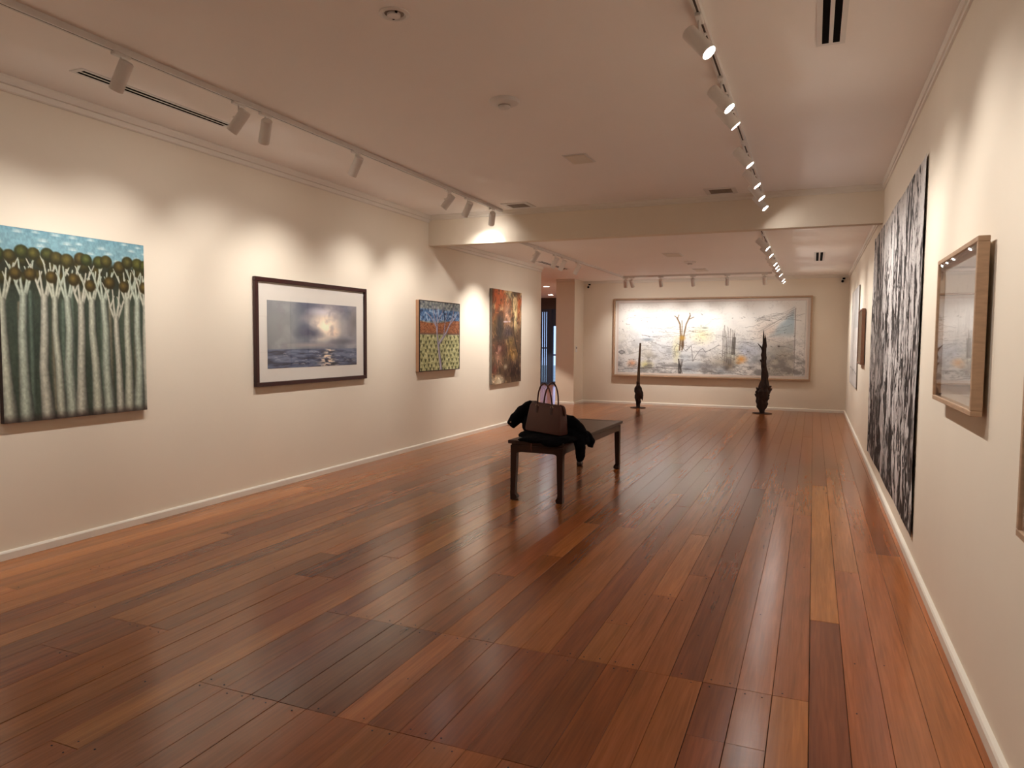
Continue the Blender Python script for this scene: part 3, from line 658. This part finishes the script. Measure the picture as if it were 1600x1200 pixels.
def boxed(name, label, y0, y1, z0, z1, xf, xb, fw, fm, seed, res=110):
    t = empty(name, (0, 0, 0), label, 'picture')
    mb = MB(); frame_ring(mb, 'X', (xf, xb), y0, y1, z0, z1, fw, .002); mb.build('frame', fm, t)
    i = fw-.004
    MB().box((xb-.008, y0+i, z0+i), (xb-.002, y1-i, z1-i)).build('backing', M['paper'], t)
    a = art_pale(seed, res, (z1-z0-.12)/(y1-y0-.12))
    a.build('drawing', t, (xb-.010, y1-.06, z1-.06), (0, -(y1-y0-.12), 0), (0, 0, -(z1-z0-.12)))
    MB().box((xf+.006, y0+i, z0+i), (xf+.008, y1-i, z1-i)).build('glass_pane', M['glass'], t)
    # hanging cleat between frame and wall
    MB().box((xb-.002, y0+.2, z1-.16), (W, y1-.2, z1-.11)).build('hanging_cleat', M['back'], t)
    return t
boxed('oak_box_frame', 'pale oak box frame with a faint drawing behind reflecting glass', 3.275, 4.25, 1.163, 1.868, W-.06, W-.018, .022, M['oak'], 71)
boxed('small_brown_frame', 'small brown framed drawing between ink drawing and white panel', 10.56, 11.38, 1.155, 1.905, W-.055, W-.012, .022, M['brownf'], 75, 70)
boxed('edge_oak_frame', 'oak framed picture cut off by the right edge of the photo', 1.62, 2.595, .862, 1.83, W-.045, W-.01, .022, M['oak'], 79)
t = empty('tall_white_panel', (0, 0, 0), 'tall narrow pale grey panel picture nearest the end wall on the right', 'painting')
MB().box((W-.02, 12.1, .74), (W-.003, 14.25, 2.33), .002).build('panel_edge', M['greyedge'], t)
c_ = art_pale(83, 110, 1.58/2.14); c_.mix((c_.X > .5)*1.*(c_.Y < .3)*.35, (150, 150, 150)); c_.mix(np.clip((.012-np.abs(c_.X-.74))/.006, 0, 1), (120, 112, 108))
c_.build('painted_face', t, (W-.0205, 14.245, 2.325), (0, -2.14, 0), (0, 0, -1.58))

# ------------------------------------------------------------------ track lighting
def track(name, a, b, zc, label):
    """a, b plan points; hollow white channel with a dark slot underneath"""
    a, b = Vector((*a, 0)), Vector((*b, 0)); d = (b-a); ln = d.length
    t = empty(name, (a.x, a.y, zc), label, 'light track', 'ceiling light tracks', rotz=math.atan2(d.y, d.x)-math.pi/2)
    h, w = .036, .018
    mb = MB(); mb.box((-w, 0, -h), (-.006, ln, 0)); mb.box((.006, 0, -h), (w, ln, 0)); mb.box((-.006, 0, -.031), (.006, ln, 0)); mb.box((-w, -.008, -h), (w, 0, 0)); mb.box((-w, ln, -h), (w, ln+.008, 0))
    mb.build('rail', M['white'], t)
    MB().box((-.0062, .001, -.0335), (.0062, ln-.001, -.0312)).build('slot', M['darkslot'], t)
    return t
LX, RX, LX2, RX2, FY = 1.10, 4.23, 1.0, 4.178, 15.1
track('light_track', (LX, -2.5), (LX, 8.40), H, 'long white light track along the left of the front ceiling')
track('light_track', (RX, -2.5), (RX, 8.40), H, 'long white light track along the right of the front ceiling')
track('light_track', (LX2, BT+.3), (LX2, FY), H2, 'white light track left of centre beyond the beam')
track('light_track', (LX2+.03, FY), (4.0, FY), H2, 'white light track running across in front of the end wall')
track('light_track', (RX2, BT+.3), (RX2, 15.6), H2, 'white light track near the right wall beyond the beam')

# prototype spotlight meshes
bl, br_ = .175, .039
me_ad = MB().box((-.017, -.055, -.020), (.017, .055, 0), .004).mesh('adapter', M['white'])
me_st = MB().lathe([(.006, -.075), (.006, -.018)], 12).box((-.006, -.012, -.098), (.006, .012, -.07), .002).mesh('stem', M['white'], True)
me_bd = MB().lathe([(.001, bl/2), (br_-.006, bl/2), (br_, bl/2-.006), (br_, -bl/2), (br_-.004, -bl/2), (br_-.005, -bl/2+.012)], 28, cap=False).mesh('lamp_body', M['white'], True)
me_ln = MB().lathe([(.0005, -bl/2+.006), (br_-.0045, -bl/2+.006)], 28, cap=False).mesh('lens', M['lens'])
me_kn = MB().lathe([(.008, br_-.002), (.008, br_+.012)], 12, 'Y').mesh('tilt_knob', M['white'], True)

def spotlight(x, y, zc, aim, label, group, power=1.0, cone=84, along='Y', lit=True):
    t = empty('track_spotlight', (x, y, zc-.036), label, 'spotlight', group, rotz=0 if along == 'Y' else math.pi/2)
    def add(n, me, par):
        o = bpy.data.objects.new(n, me); C.objects.link(o); o.parent = par; return o
    add('adapter', me_ad, t); add('stem', me_st, t)
    b = add('lamp_body', me_bd, t)
    pv = Vector((x, y, zc-.036-.125)); d = (Vector(aim)-pv).normalized()
    q = d.to_track_quat('-Z', 'Y')
    if along != 'Y': q = Quaternion((0, 0, 1), -math.pi/2) @ q
    b.rotation_mode = 'QUATERNION'; b.rotation_quaternion = q
    b.location = (0, 0, -.125)
    add('lens', me_ln, b); add('tilt_knob', me_kn, b)
    if lit:
        ld = bpy.data.lights.new('spot_beam', 'SPOT'); ld.energy = SPOT_W*power; ld.color = LAMP
        ld.spot_size = math.radians(cone); ld.spot_blend = 1.0; ld.shadow_soft_size = .022
        lo = bpy.data.objects.new('spot_beam', ld); C.objects.link(lo); lo.parent = b; lo.location = (0, 0, -bl/2-.002)
    return t

ORD = ['nearest', 'second', 'third', 'fourth', 'fifth', 'sixth', 'seventh', 'eighth', 'ninth']
gl = 'spotlights on the front left track'
Lsp = [(2.99, (0, 3.05, 1.42), .8), (3.90, (0, 3.62, 1.5), .8), (4.16, (0, 4.95, 1.42), .85), (5.27, (0, 5.55, 1.42), .95), (6.97, (0, 6.7, 1.5), .95), (7.44, (0, 8.0, 1.42), 1.15), (8.12, (0, 9.9, 1.15), .55)]
what = ['over the tree trunk canvas', 'just past the tree trunk canvas, lens visible', 'of the close pair before the seascape', 'alone above the seascape', 'after the seascape, lens visible', 'of the pair close to the beam', 'at the very end against the beam']
for i, (y, a, p_) in enumerate(Lsp):
    spotlight(LX, y, H, a, f'{ORD[i]} white spotlight on the left track, {what[i]}', gl, p_)
gr = 'spotlights on the front right track'
Rsp = [(3.74, 3.4), (4.65, 4.5), (5.02, 5.3), (6.17, 6.2), (7.0, 7.0), (7.62, 7.5), (8.2, 8.0)]
for i, (y, ya) in enumerate(Rsp):
    spotlight(RX, y, H, (W, ya, 1.5), f'{ORD[i]} lit white spotlight in view along the right front track', gr, 1.0 if i < 6 else .4)
for y, ya, wh in ((2.35, 2.4, 'just out of view past the top edge'), (1.0, 1.0, 'second out of view past the top edge')):
    spotlight(RX, y, H, (W, ya, 1.55), f'white spotlight on the right front track, {wh}', 'spotlights behind the viewer', .9)
for y, wh in ((1.7, 'just out of view past the left edge'), (.3, 'second out of view past the left edge')): spotlight(LX, y, H, (0, y, 1.55), f'white spotlight on the left front track, {wh}', 'spotlights behind the viewer', .9)
g2 = 'spotlights on the left track beyond the beam'
for i, (y, a) in enumerate([(9.89, (0, 9.9, 1.2)), (10.74, (0, 11.0, 1.2)), (11.12, (0, 11.6, 1.2)), (11.9, (0, 12.2, 1.2))]):
    spotlight(LX2, y, H2, a, f'{ORD[i]} white spotlight on the left track beyond the beam', g2, (1.9, .7, .6, .4)[i])
g3 = 'spotlights facing the end wall'
for i, (x, a, p_) in enumerate([(1.06, (.9, L, 1.4), .8), (1.20, (1.35, L, 1.4), .6), (1.815, (1.8, L, 1.4), 1.0), (2.475, (2.45, L, 1.4), 1.0), (3.154, (3.1, L, 1.4), .7), (3.87, (3.9, L, 1.4), .3)]):
    spotlight(x, FY, H2, a, f'{["leftmost", "second", "third", "fourth", "fifth", "rightmost"][i]} white spotlight from the left facing the end wall' if 0 < i < 5 else f'{["leftmost", "", "", "", "", "rightmost"][i]} white spotlight on the cross track facing the end wall', g3, p_, 76, 'X')
g4 = 'spotlights on the right track beyond the beam'
for i, y in enumerate((9.55, 10.35, 11.5, 12.0, 12.45, 13.4, 14.5, 15.0)):
    spotlight(RX2, y, H2, (W, y-.02, 1.5), f'{ORD[i]} lit white spotlight on the right track beyond the beam', g4, .75)

# ------------------------------------------------------------------ ceiling fittings
def slot_vent(x0, x1, y0, y1, zc, label):
    t = empty('slot_vent', (0, 0, 0), label, 'air vent', 'linear slot vents'); w = x1-x0; sw = w*.24
    a = x0+w*.19; b_ = x1-w*.19-sw
    mb = MB(); zb = zc-.006
    for (p, q) in ((x0, a), (a+sw, b_), (b_+sw, x1)): mb.box((p, y0, zb), (q, y1, zc))
    mb.box((a, y0, zb), (a+sw, y0+.03, zc)); mb.box((a, y1-.03, zb), (a+sw, y1, zc)); mb.box((b_, y0, zb), (b_+sw, y0+.03, zc)); mb.box((b_, y1-.03, zb), (b_+sw, y1, zc))
    mb.build('vent_frame', M['white'], t)
    for p in (a, b_): MB().box((p, y0+.03, zc-.0055), (p+sw, y1-.03, zc-.001)).build('slot', M['black'], t)
slot_vent(.485, .60, 3.12, 4.38, H, 'long two-slot air vent behind the nearest left spotlight')
slot_vent(4.77, 4.915, 2.9, 4.44, H, 'two-slot air vent cut by the top edge at the right')
slot_vent(4.77, 4.93, 12.0, 13.3, H2, 'small two-slot air vent beyond the beam near the right wall')
slot_vent(.27, .40, 11.8, 13.3, H2, 'two-slot air vent beyond the beam near the doorway')
def grille_vent(x0, x1, y0, y1, zc, label):
    t = empty('square_vent', (0, 0, 0), label, 'air vent', 'square grille vents')
    mb = MB(); w = .05
    mb.box((x0, y0, zc-.010), (x1, y0+w, zc)); mb.box((x0, y1-w, zc-.010), (x1, y1, zc)); mb.box((x0, y0+w, zc-.010), (x0+w, y1-w, zc)); mb.box((x1-w, y0+w, zc-.010), (x1, y1-w, zc))
    mb.build('vent_frame', M['white'], t)
    MB().box((x0+w, y0+w, zc-.003), (x1-w, y1-w, zc-.001)).build('recess', M['darkslot'], t)
    n = 9; sp = (y1-y0-2*w)/n
    sm_ = MB().box((x0+w, -.008, -.009), (x1-w, .006, -.0045)).mesh('slat', M['grille'])
    for k in range(n):
        o = bpy.data.objects.new('slat', sm_); C.objects.link(o); o.parent = t; o.location = (0, y0+w+sp*(k+.5), zc)
grille_vent(1.245, 1.585, 8.05, 8.38, H, 'small square grille vent by the left end of the beam')
grille_vent(3.65, 3.985, 8.05, 8.38, H, 'small square grille vent by the right track near the beam')
def panel(x0, x1, y0, y1, zc, label, name='access_panel'):
    t = empty(name, (0, 0, 0), label, 'ceiling panel')
    MB().box((x0, y0, zc-.006), (x1, y1, zc), .002).build('rim', M['white'], t)
    MB().box((x0+.02, y0+.02, zc-.014), (x1-.02, y1-.02, zc-.006), .003).build('cover', M['trimc'], t)
panel(2.675, 2.90, 6.16, 6.49, H, 'square flush access panel in the middle of the front ceiling')
panel(2.545, 2.83, 11.4, 11.85, H2, 'square ceiling panel beyond the beam, nearest the beam')
panel(2.62, 2.88, 14.0, 14.5, H2, 'square ceiling panel beyond the beam, nearest the end wall')
def detector(x, y, zc, r, label):
    t = empty('smoke_detector', (x, y, zc), label, 'smoke detector')
    MB().lathe([(r, 0), (r, -.008), (r*.93, -.022), (r*.62, -.032), (.001, -.033)], 36, cap=False).build('base', M['white'], t, smooth=True)
    MB().lathe([(r*.40, -.031), (r*.40, -.05), (r*.34, -.056), (.001, -.057)], 28, cap=False).build('sensor_cap', M['white'], t, smooth=True)
    MB().lathe([(r*.41, -.036), (r*.41, -.041)], 28, cap=False).build('sensor_ring', M['grille'], t)
detector(2.782, 4.63, H, .105, 'round white smoke detector in the middle of the front ceiling')
detector(2.78, 12.75, H2, .10, 'round smoke detector between the far ceiling panels')
t = empty('recessed_downlight', (2.787, 3.212, H), 'round recessed downlight, unlit, at the top of the photo', 'downlight')
MB().lathe([(.078, 0), (.078, -.006), (.060, -.010), (.052, -.004), (.05, 0)], 36, cap=False).build('bezel', M['white'], t, smooth=True)
MB().lathe([(.05, -.0015), (.001, -.0012)], 30, cap=False).build('recess', M['grille'], t)
MB().lathe([(.034, -.001), (.034, -.012), (.024, -.014), (.001, -.010)], 24, o=(-.004, .002, 0), cap=False).build('gimbal', M['white'], t, smooth=True)
MB().box((-.03, .026, -.013), (-.018, .036, -.002)).build('clip', M['black'], t); MB().box((.026, -.036, -.013), (.034, -.024, -.002)).build('clip', M['black'], t)
for x, y, lb in ((-1.5, 13.7, 'added hall downlight, out of view, lighting the wall stub'), (-1.55, 17.3, 'nearer lit downlight in the hall ceiling'), (-2.55, 20.4, 'farther lit downlight in the hall ceiling')):  # first downlight is added out of view to brighten the wall stub
    t = empty('hall_downlight', (x, y, H2), lb, 'downlight', 'hall downlights')
    MB().lathe([(.09, 0), (.09, -.012), (.07, -.012), (.068, -.002)], 28, cap=False).build('bezel', M['white'], t)
    MB().lathe([(.068, -.004), (.001, -.004)], 28, cap=False).build('lens', M['lens'], t)
    ld = bpy.data.lights.new('downlight_beam', 'SPOT'); ld.energy = 120; ld.color = (1, .9, .8); ld.spot_size = 1.6; ld.shadow_soft_size = .05
    lo = bpy.data.objects.new('downlight_beam', ld); C.objects.link(lo); lo.parent = t; lo.location = (0, 0, -.03)
# small corner sensors and light switch
for x, lb in ((5.31, 'tiny dark sensor under the ceiling at the right end of the end wall'), (-.06, 'tiny dark sensor under the ceiling at the left end of the end wall')):
    t = empty('corner_sensor', (x, L, H2-.13), lb, 'sensor', 'corner sensors')
    MB().box((-.02, -.03, 0), (.02, 0, .05), .004).build('bracket', M['white'], t)
    MB().ball((0, -.05, -.012), (.026, .026, .026)).build('sensor_eye', M['black'], t, smooth=True)
    MB().box((.0, -.05, .03), (.05, -.02, .06), .004).build('sensor_body', M['black'], t)
t = empty('light_switch', (-.18, 15.575, 1.255), 'small light switch plate on the side of the wall stub', 'switch')
MB().box((0, -.06, -.07), (.009, .06, .07), .003).build('plate', M['white'], t)
MB().box((.009, -.03, .01), (.014, .0, .05)).build('rocker', M['grille'], t); MB().box((.009, .01, .01), (.014, .04, .05)).build('rocker', M['grille'], t)

# ------------------------------------------------------------------ bench
bn = empty('bench', (2.555, 6.925, 0), 'long dark wooden bench with square legs and hoof feet', 'bench', rotz=math.radians(-.6))
bw, bL, bh = .268, 1.012, .545     # half width, half length, height
mb = MB()
for (a, b_) in (((-bw, -bL), (-bw+.07, bL)), ((bw-.07, -bL), (bw, bL)), ((-bw+.07, -bL), (bw-.07, -bL+.07)), ((-bw+.07, bL-.07), (bw-.07, bL))):
    mb.box((a[0], a[1], bh-.03), (b_[0], b_[1], bh), .004)
mb.build('top_frame', M['benchw'], bn)
MB().box((-bw+.071, -bL+.071, bh-.022), (bw-.071, bL-.071, bh-.002)).build('top_panel', M['benchw'], bn)
MB().box((-bw+.025, -bL+.03, bh-.045), (bw-.025, bL-.03, bh-.03)).build('waist', M['benchw'], bn)
ix, iy = .250, .990
def apron(half, z0, z1):
    poly = [(-half, z1), (half, z1), (half, z0-.05)]
    for k in range(7): a = k/6*math.pi/2; poly.append((half-.055+.055*math.cos(a)-.012, z0-.05+.05*math.sin(a)))
    poly += [(half-.09, z0), (-half+.09, z0)]
    for k in range(7): a = math.pi/2-k/6*math.pi/2; poly.append((-half+.055-.055*math.cos(a)+.012, z0-.05+.05*math.sin(a)))
    poly.append((-half, z0-.05))
    return poly
for s in (-1, 1):
    MB().prism(apron(ix-.03, bh-.105, bh-.045), s*iy-s*.002, s*iy-s*.024, 'XZ').build('apron', M['benchw'], bn)
    MB().prism(apron(iy-.03, bh-.105, bh-.045), s*ix-s*.002, s*ix-s*.024, 'YZ').build('apron', M['benchw'], bn)
for sx in (-1, 1):
    for sy in (-1, 1):
        rings = []
        for z, w, off in ((bh-.045, .058, 0), (.25, .052, 0), (.09, .046, 0), (.055, .047, .002), (.035, .060, 0), (.012, .062, 0), (0, .050, 0)):
            ox, oy = sx*(ix+off), sy*(iy+off); jx, jy = ox-sx*w, oy-sy*w
            r_ = [(ox, oy, z), (jx, oy, z), (jx, jy, z), (ox, jy, z)]
            rings.append(r_ if sx*sy > 0 else list(reversed(r_)))
        MB().loft(rings).build('leg', M['benchw'], bn)

# ------------------------------------------------------------------ coat and handbag on the near end of the bench
def coat():
    mb = MB()
    def blob(c, r): mb.ball(c, r, 3)
    # folded body under the bag, draping over the front edge
    blob((2.56, 6.22, .568), (.29, .30, .034)); blob((2.62, 6.05, .562), (.24, .16, .030)); blob((2.40, 6.20, .575), (.11, .2, .034))
    blob((2.55, 5.945, .553), (.20, .055, .030)); blob((2.70, 5.93, .54), (.12, .05, .036))
    # bunched back and collar behind the bag on the left
    blob((2.37, 6.33, .65), (.11, .13, .13)); blob((2.36, 6.36, .76), (.085, .10, .09)); blob((2.50, 6.36, .68), (.14, .10, .15))
    mb.tube([(2.42, 6.34, .80), (2.34, 6.33, .815), (2.27, 6.31, .77), (2.20, 6.29, .70), (2.145, 6.28, .632)], [.066, .072, .07, .064, .052], 14)
    # right-hand fall over the long side
    mb.tube([(2.62, 6.34, .70), (2.74, 6.32, .68), (2.82, 6.28, .635), (2.875, 6.25, .57), (2.895, 6.23, .50)], [.075, .075, .07, .066, .062], 14)
    mb.tube([(2.78, 6.2, .58), (2.86, 6.18, .55), (2.885, 6.17, .48), (2.882, 6.17, .40), (2.878, 6.18, .355)], [.05, .052, .05, .044, .034], 14)
    mb.tube([(2.80, 6.36, .60), (2.90, 6.34, .565), (2.935, 6.33, .51), (2.93, 6.33, .46)], [.045, .048, .045, .03], 14)
    blob((2.78, 6.05, .565), (.10, .14, .03)); blob((2.75, 6.28, .60), (.1, .12, .06))
    o = mb.build('black_coat', M['coat'])
    rm = o.modifiers.new('weld', 'REMESH'); rm.mode = 'VOXEL'; rm.voxel_size = .009; rm.use_smooth_shade = True
    s_ = o.modifiers.new('soften', 'SMOOTH'); s_.iterations = 5; s_.factor = .5
    tx = bpy.data.textures.new('folds', 'CLOUDS'); tx.noise_scale = .07; tx.noise_depth = 2
    dp = o.modifiers.new('folds', 'DISPLACE'); dp.texture = tx; dp.strength = .022; dp.mid_level = .6; dp.texture_coords = 'LOCAL'
    tag(o, 'black coat bunched under the handbag and hanging off the bench', 'coat')
    for (x, y, z) in ((2.172, 6.222, .672), (2.150, 6.225, .640)):
        MB().lathe([(.006, -.003), (.006, .003), (.001, .004)], 12, 'Y', o=(x, y, z)).build('cuff_button', M['brass'], o)
    z_ = MB().tube([(2.52, 5.876, .535), (2.52, 5.868, .50), (2.527, 5.868, .465)], [.004, .005, .003], 8).build('zip_pull', M['zip'], o)
coat()

def handbag():
    t = empty('handbag', (2.56, 6.15, .600), 'brown leather handbag with two tall looped handles standing on the coat', 'handbag')
    t.rotation_euler = (0, math.radians(3.5), math.radians(-16))
    hb_, ht, hh, d0, d1 = .200, .168, .265, .070, .045
    rings = []
    for z, hx, hy in ((0, hb_-.012, d0-.012), (.008, hb_-.002, d0-.002), (.03, hb_, d0), (.14, hb_-.012, d0-.008), (.235, ht+.008, d1+.006), (.255, ht, d1+.002), (hh, ht-.012, d1-.010)):
        ring = []; r = .018
        for (cx, cy, a0) in ((hx-r, hy-r, 0), (-hx+r, hy-r, 90), (-hx+r, -hy+r, 180), (hx-r, -hy+r, 270)):
            for k in range(4): a = math.radians(a0+30*k); ring.append((cx+r*math.cos(a), cy+r*math.sin(a), z))
        rings.append(ring)
    MB().loft(rings).build('body', M['leather'], t, smooth=True)
    # zip strip on the top and gusset tabs at the ends
    MB().box((-ht+.03, -.012, hh-.002), (ht-.03, .012, hh+.006), .003).build('zip_top', M['leatherd'], t)
    for s in (-1, 1):
        MB().tube([(s*(ht-.03), 0, hh+.002), (s*(ht+.004), 0, hh-.004), (s*(ht+.022), 0, hh-.045), (s*(ht+.026), 0, hh-.085)], [.012, .013, .013, .009], 10).build('gusset_tab', M['leatherd'], t, smooth=True)
    for s in (-1, 1):
        y = s*(d1+.004); pts = []
        for k in range(25):
            a = math.pi*k/24; pts.append((-.083*math.cos(a)*(1-.12*math.sin(a)), y+s*.014*math.sin(a)-.012*math.sin(a), hh-.02+.215*math.sin(a)**.8))
        h_ = MB().tube(pts, .0072, 10).build('handle', M['leatherd'], t, smooth=True)
        for sx in (-1, 1):
            MB().box((sx*.083-.014, y-.006+s*.004, hh-.085), (sx*.083+.014, y+.006+s*.004, hh-.02), .003).build('handle_tab', M['leatherd'], h_)
            rg = [(sx*.083+.014*math.cos(q*math.pi/8), y+s*.005, hh-.016+.012*math.sin(q*math.pi/8)) for q in range(17)]
            MB().tube(rg, .0026, 8, False).build('ring', M['brass'], h_, smooth=True)
handbag()

# ------------------------------------------------------------------ burnt timber sculptures
def ragged(prof, n=26, m=110, seed=1, rough=.18, flute=.1):
    """closed column; prof = (z, radius_x, radius_y, offset_x)"""
    r = np.random.RandomState(seed); zs = np.array([p[0] for p in prof]); rings = []
    g = r.rand(64, 64); g2 = r.rand(64, 64)
    def nz(G, t, z):
        a, b_ = t % 64, z % 64; i, j = int(a), int(b_); fa, fb = a-i, b_-j
        fa, fb = fa*fa*(3-2*fa), fb*fb*(3-2*fb)
        return (G[j % 64][i % 64]*(1-fa)+G[j % 64][(i+1) % 64]*fa)*(1-fb)+(G[(j+1) % 64][i % 64]*(1-fa)+G[(j+1) % 64][(i+1) % 64]*fa)*fb-.5
    for q in range(m):
        z = zs[0]+(zs[-1]-zs[0])*q/(m-1)
        rx, ry, ox = (np.interp(z, zs, [p[k] for p in prof]) for k in (1, 2, 3))
        ring = []
        for k in range(n):
            th = 2*math.pi*k/n; w = abs(((k+n//2) % n)-n//2)/n*8   # seamless around
            e = 1+rough*2*nz(g, w*1.0+q*.02, z*16)+flute*2*nz(g2, w*2.2, z*5+3)
            ring.append((ox+rx*e*math.cos(th), ry*e*math.sin(th), z))
        rings.append(ring)
    return rings
def plate(t, r):
    MB().lathe([(r-.004, 0), (r, .003), (r, .009), (r-.004, .012)], 40).build('base_plate', M['rust'], t, smooth=True)
t = empty('slender_sculpture', (1.325, 15.34, 0), 'slender charred timber sculpture with a thin pole, on a round plate', 'sculpture', 'charred timber sculptures')
plate(t, .165)
MB().loft(ragged([(.55, .032, .032, -.005), (.85, .026, .026, .004), (1.2, .021, .021, .016), (1.41, .017, .017, .026)], 18, 60, 3, .05, .08)).build('pole', M['pole'], t, smooth=True)
MB().loft(ragged([(.010, .040, .04, 0), (.03, .034, .034, 0), (.10, .042, .045, -.004), (.18, .055, .055, 0), (.21, .085, .08, .012), (.27, .098, .09, .014), (.34, .092, .085, .006), (.41, .070, .065, -.004), (.48, .045, .045, -.006), (.58, .031, .031, -.006)], 30, 110, 4, .26, .2)).build('charred_burl', M['bark'], t)
for (a, z0, l, q) in ((.3, .22, .08, -.10), (2.5, .25, .06, -.09), (4.4, .20, .07, -.1), (5.4, .13, .05, -.06)):
    MB().tube([(.05*math.cos(a), .05*math.sin(a), z0+.06), (.085*math.cos(a), .085*math.sin(a), z0), (.09*math.cos(a), .09*math.sin(a), z0+q*.6)], [.03, .026, .006], 7).build('splinter', M['bark'], t)
t = empty('thick_sculpture', (3.885, 15.272, 0), 'thick charred tree trunk sculpture with jagged tip, on a round plate', 'sculpture', 'charred timber sculptures')
plate(t, .19)
MB().loft(ragged([(.010, .045, .045, 0), (.05, .055, .05, 0), (.12, .085, .08, 0), (.22, .11, .10, 0), (.34, .125, .11, .008), (.45, .13, .115, .015), (.56, .105, .10, .03), (.66, .078, .08, .03), (.78, .066, .066, .022), (.95, .055, .055, .012), (1.15, .050, .05, .008), (1.34, .046, .044, .004), (1.46, .034, .034, .006), (1.52, .022, .02, .0)], 30, 140, 8, .17, .22)).build('charred_trunk', M['bark'], t)
MB().tube([(-.006, 0, 1.42), (-.012, 0, 1.56), (-.016, .004, 1.69)], [.022, .017, .004], 8).build('jagged_tip', M['bark'], t)
MB().tube([(.026, 0, 1.40), (.026, .004, 1.5), (.018, 0, 1.59)], [.02, .016, .005], 8).build('jagged_tip', M['bark'], t)
MB().tube([(-.01, 0, 1.27), (-.055, 0, 1.345), (-.125, .01, 1.425)], [.026, .016, .004], 8).build('branch_stub', M['bark'], t)
for (x, z, l) in ((.13, .54, .06), (.15, .49, .05), (.10, .36, .06), (-.10, .50, .05), (-.12, .37, .05), (.12, .43, .05), (-.05, 1.07, .03)):
    sg = 1 if x > 0 else -1
    MB().tube([(x-sg*.05, -.02, z-.03), (x, -.02, z), (x+sg*l*.6, -.015, z+.025)], [.04*l/.05, .032*l/.05, .008], 7).build('bark_knob', M['bark'], t)
print('boards', nboards, 'nails', len(nail_xy))
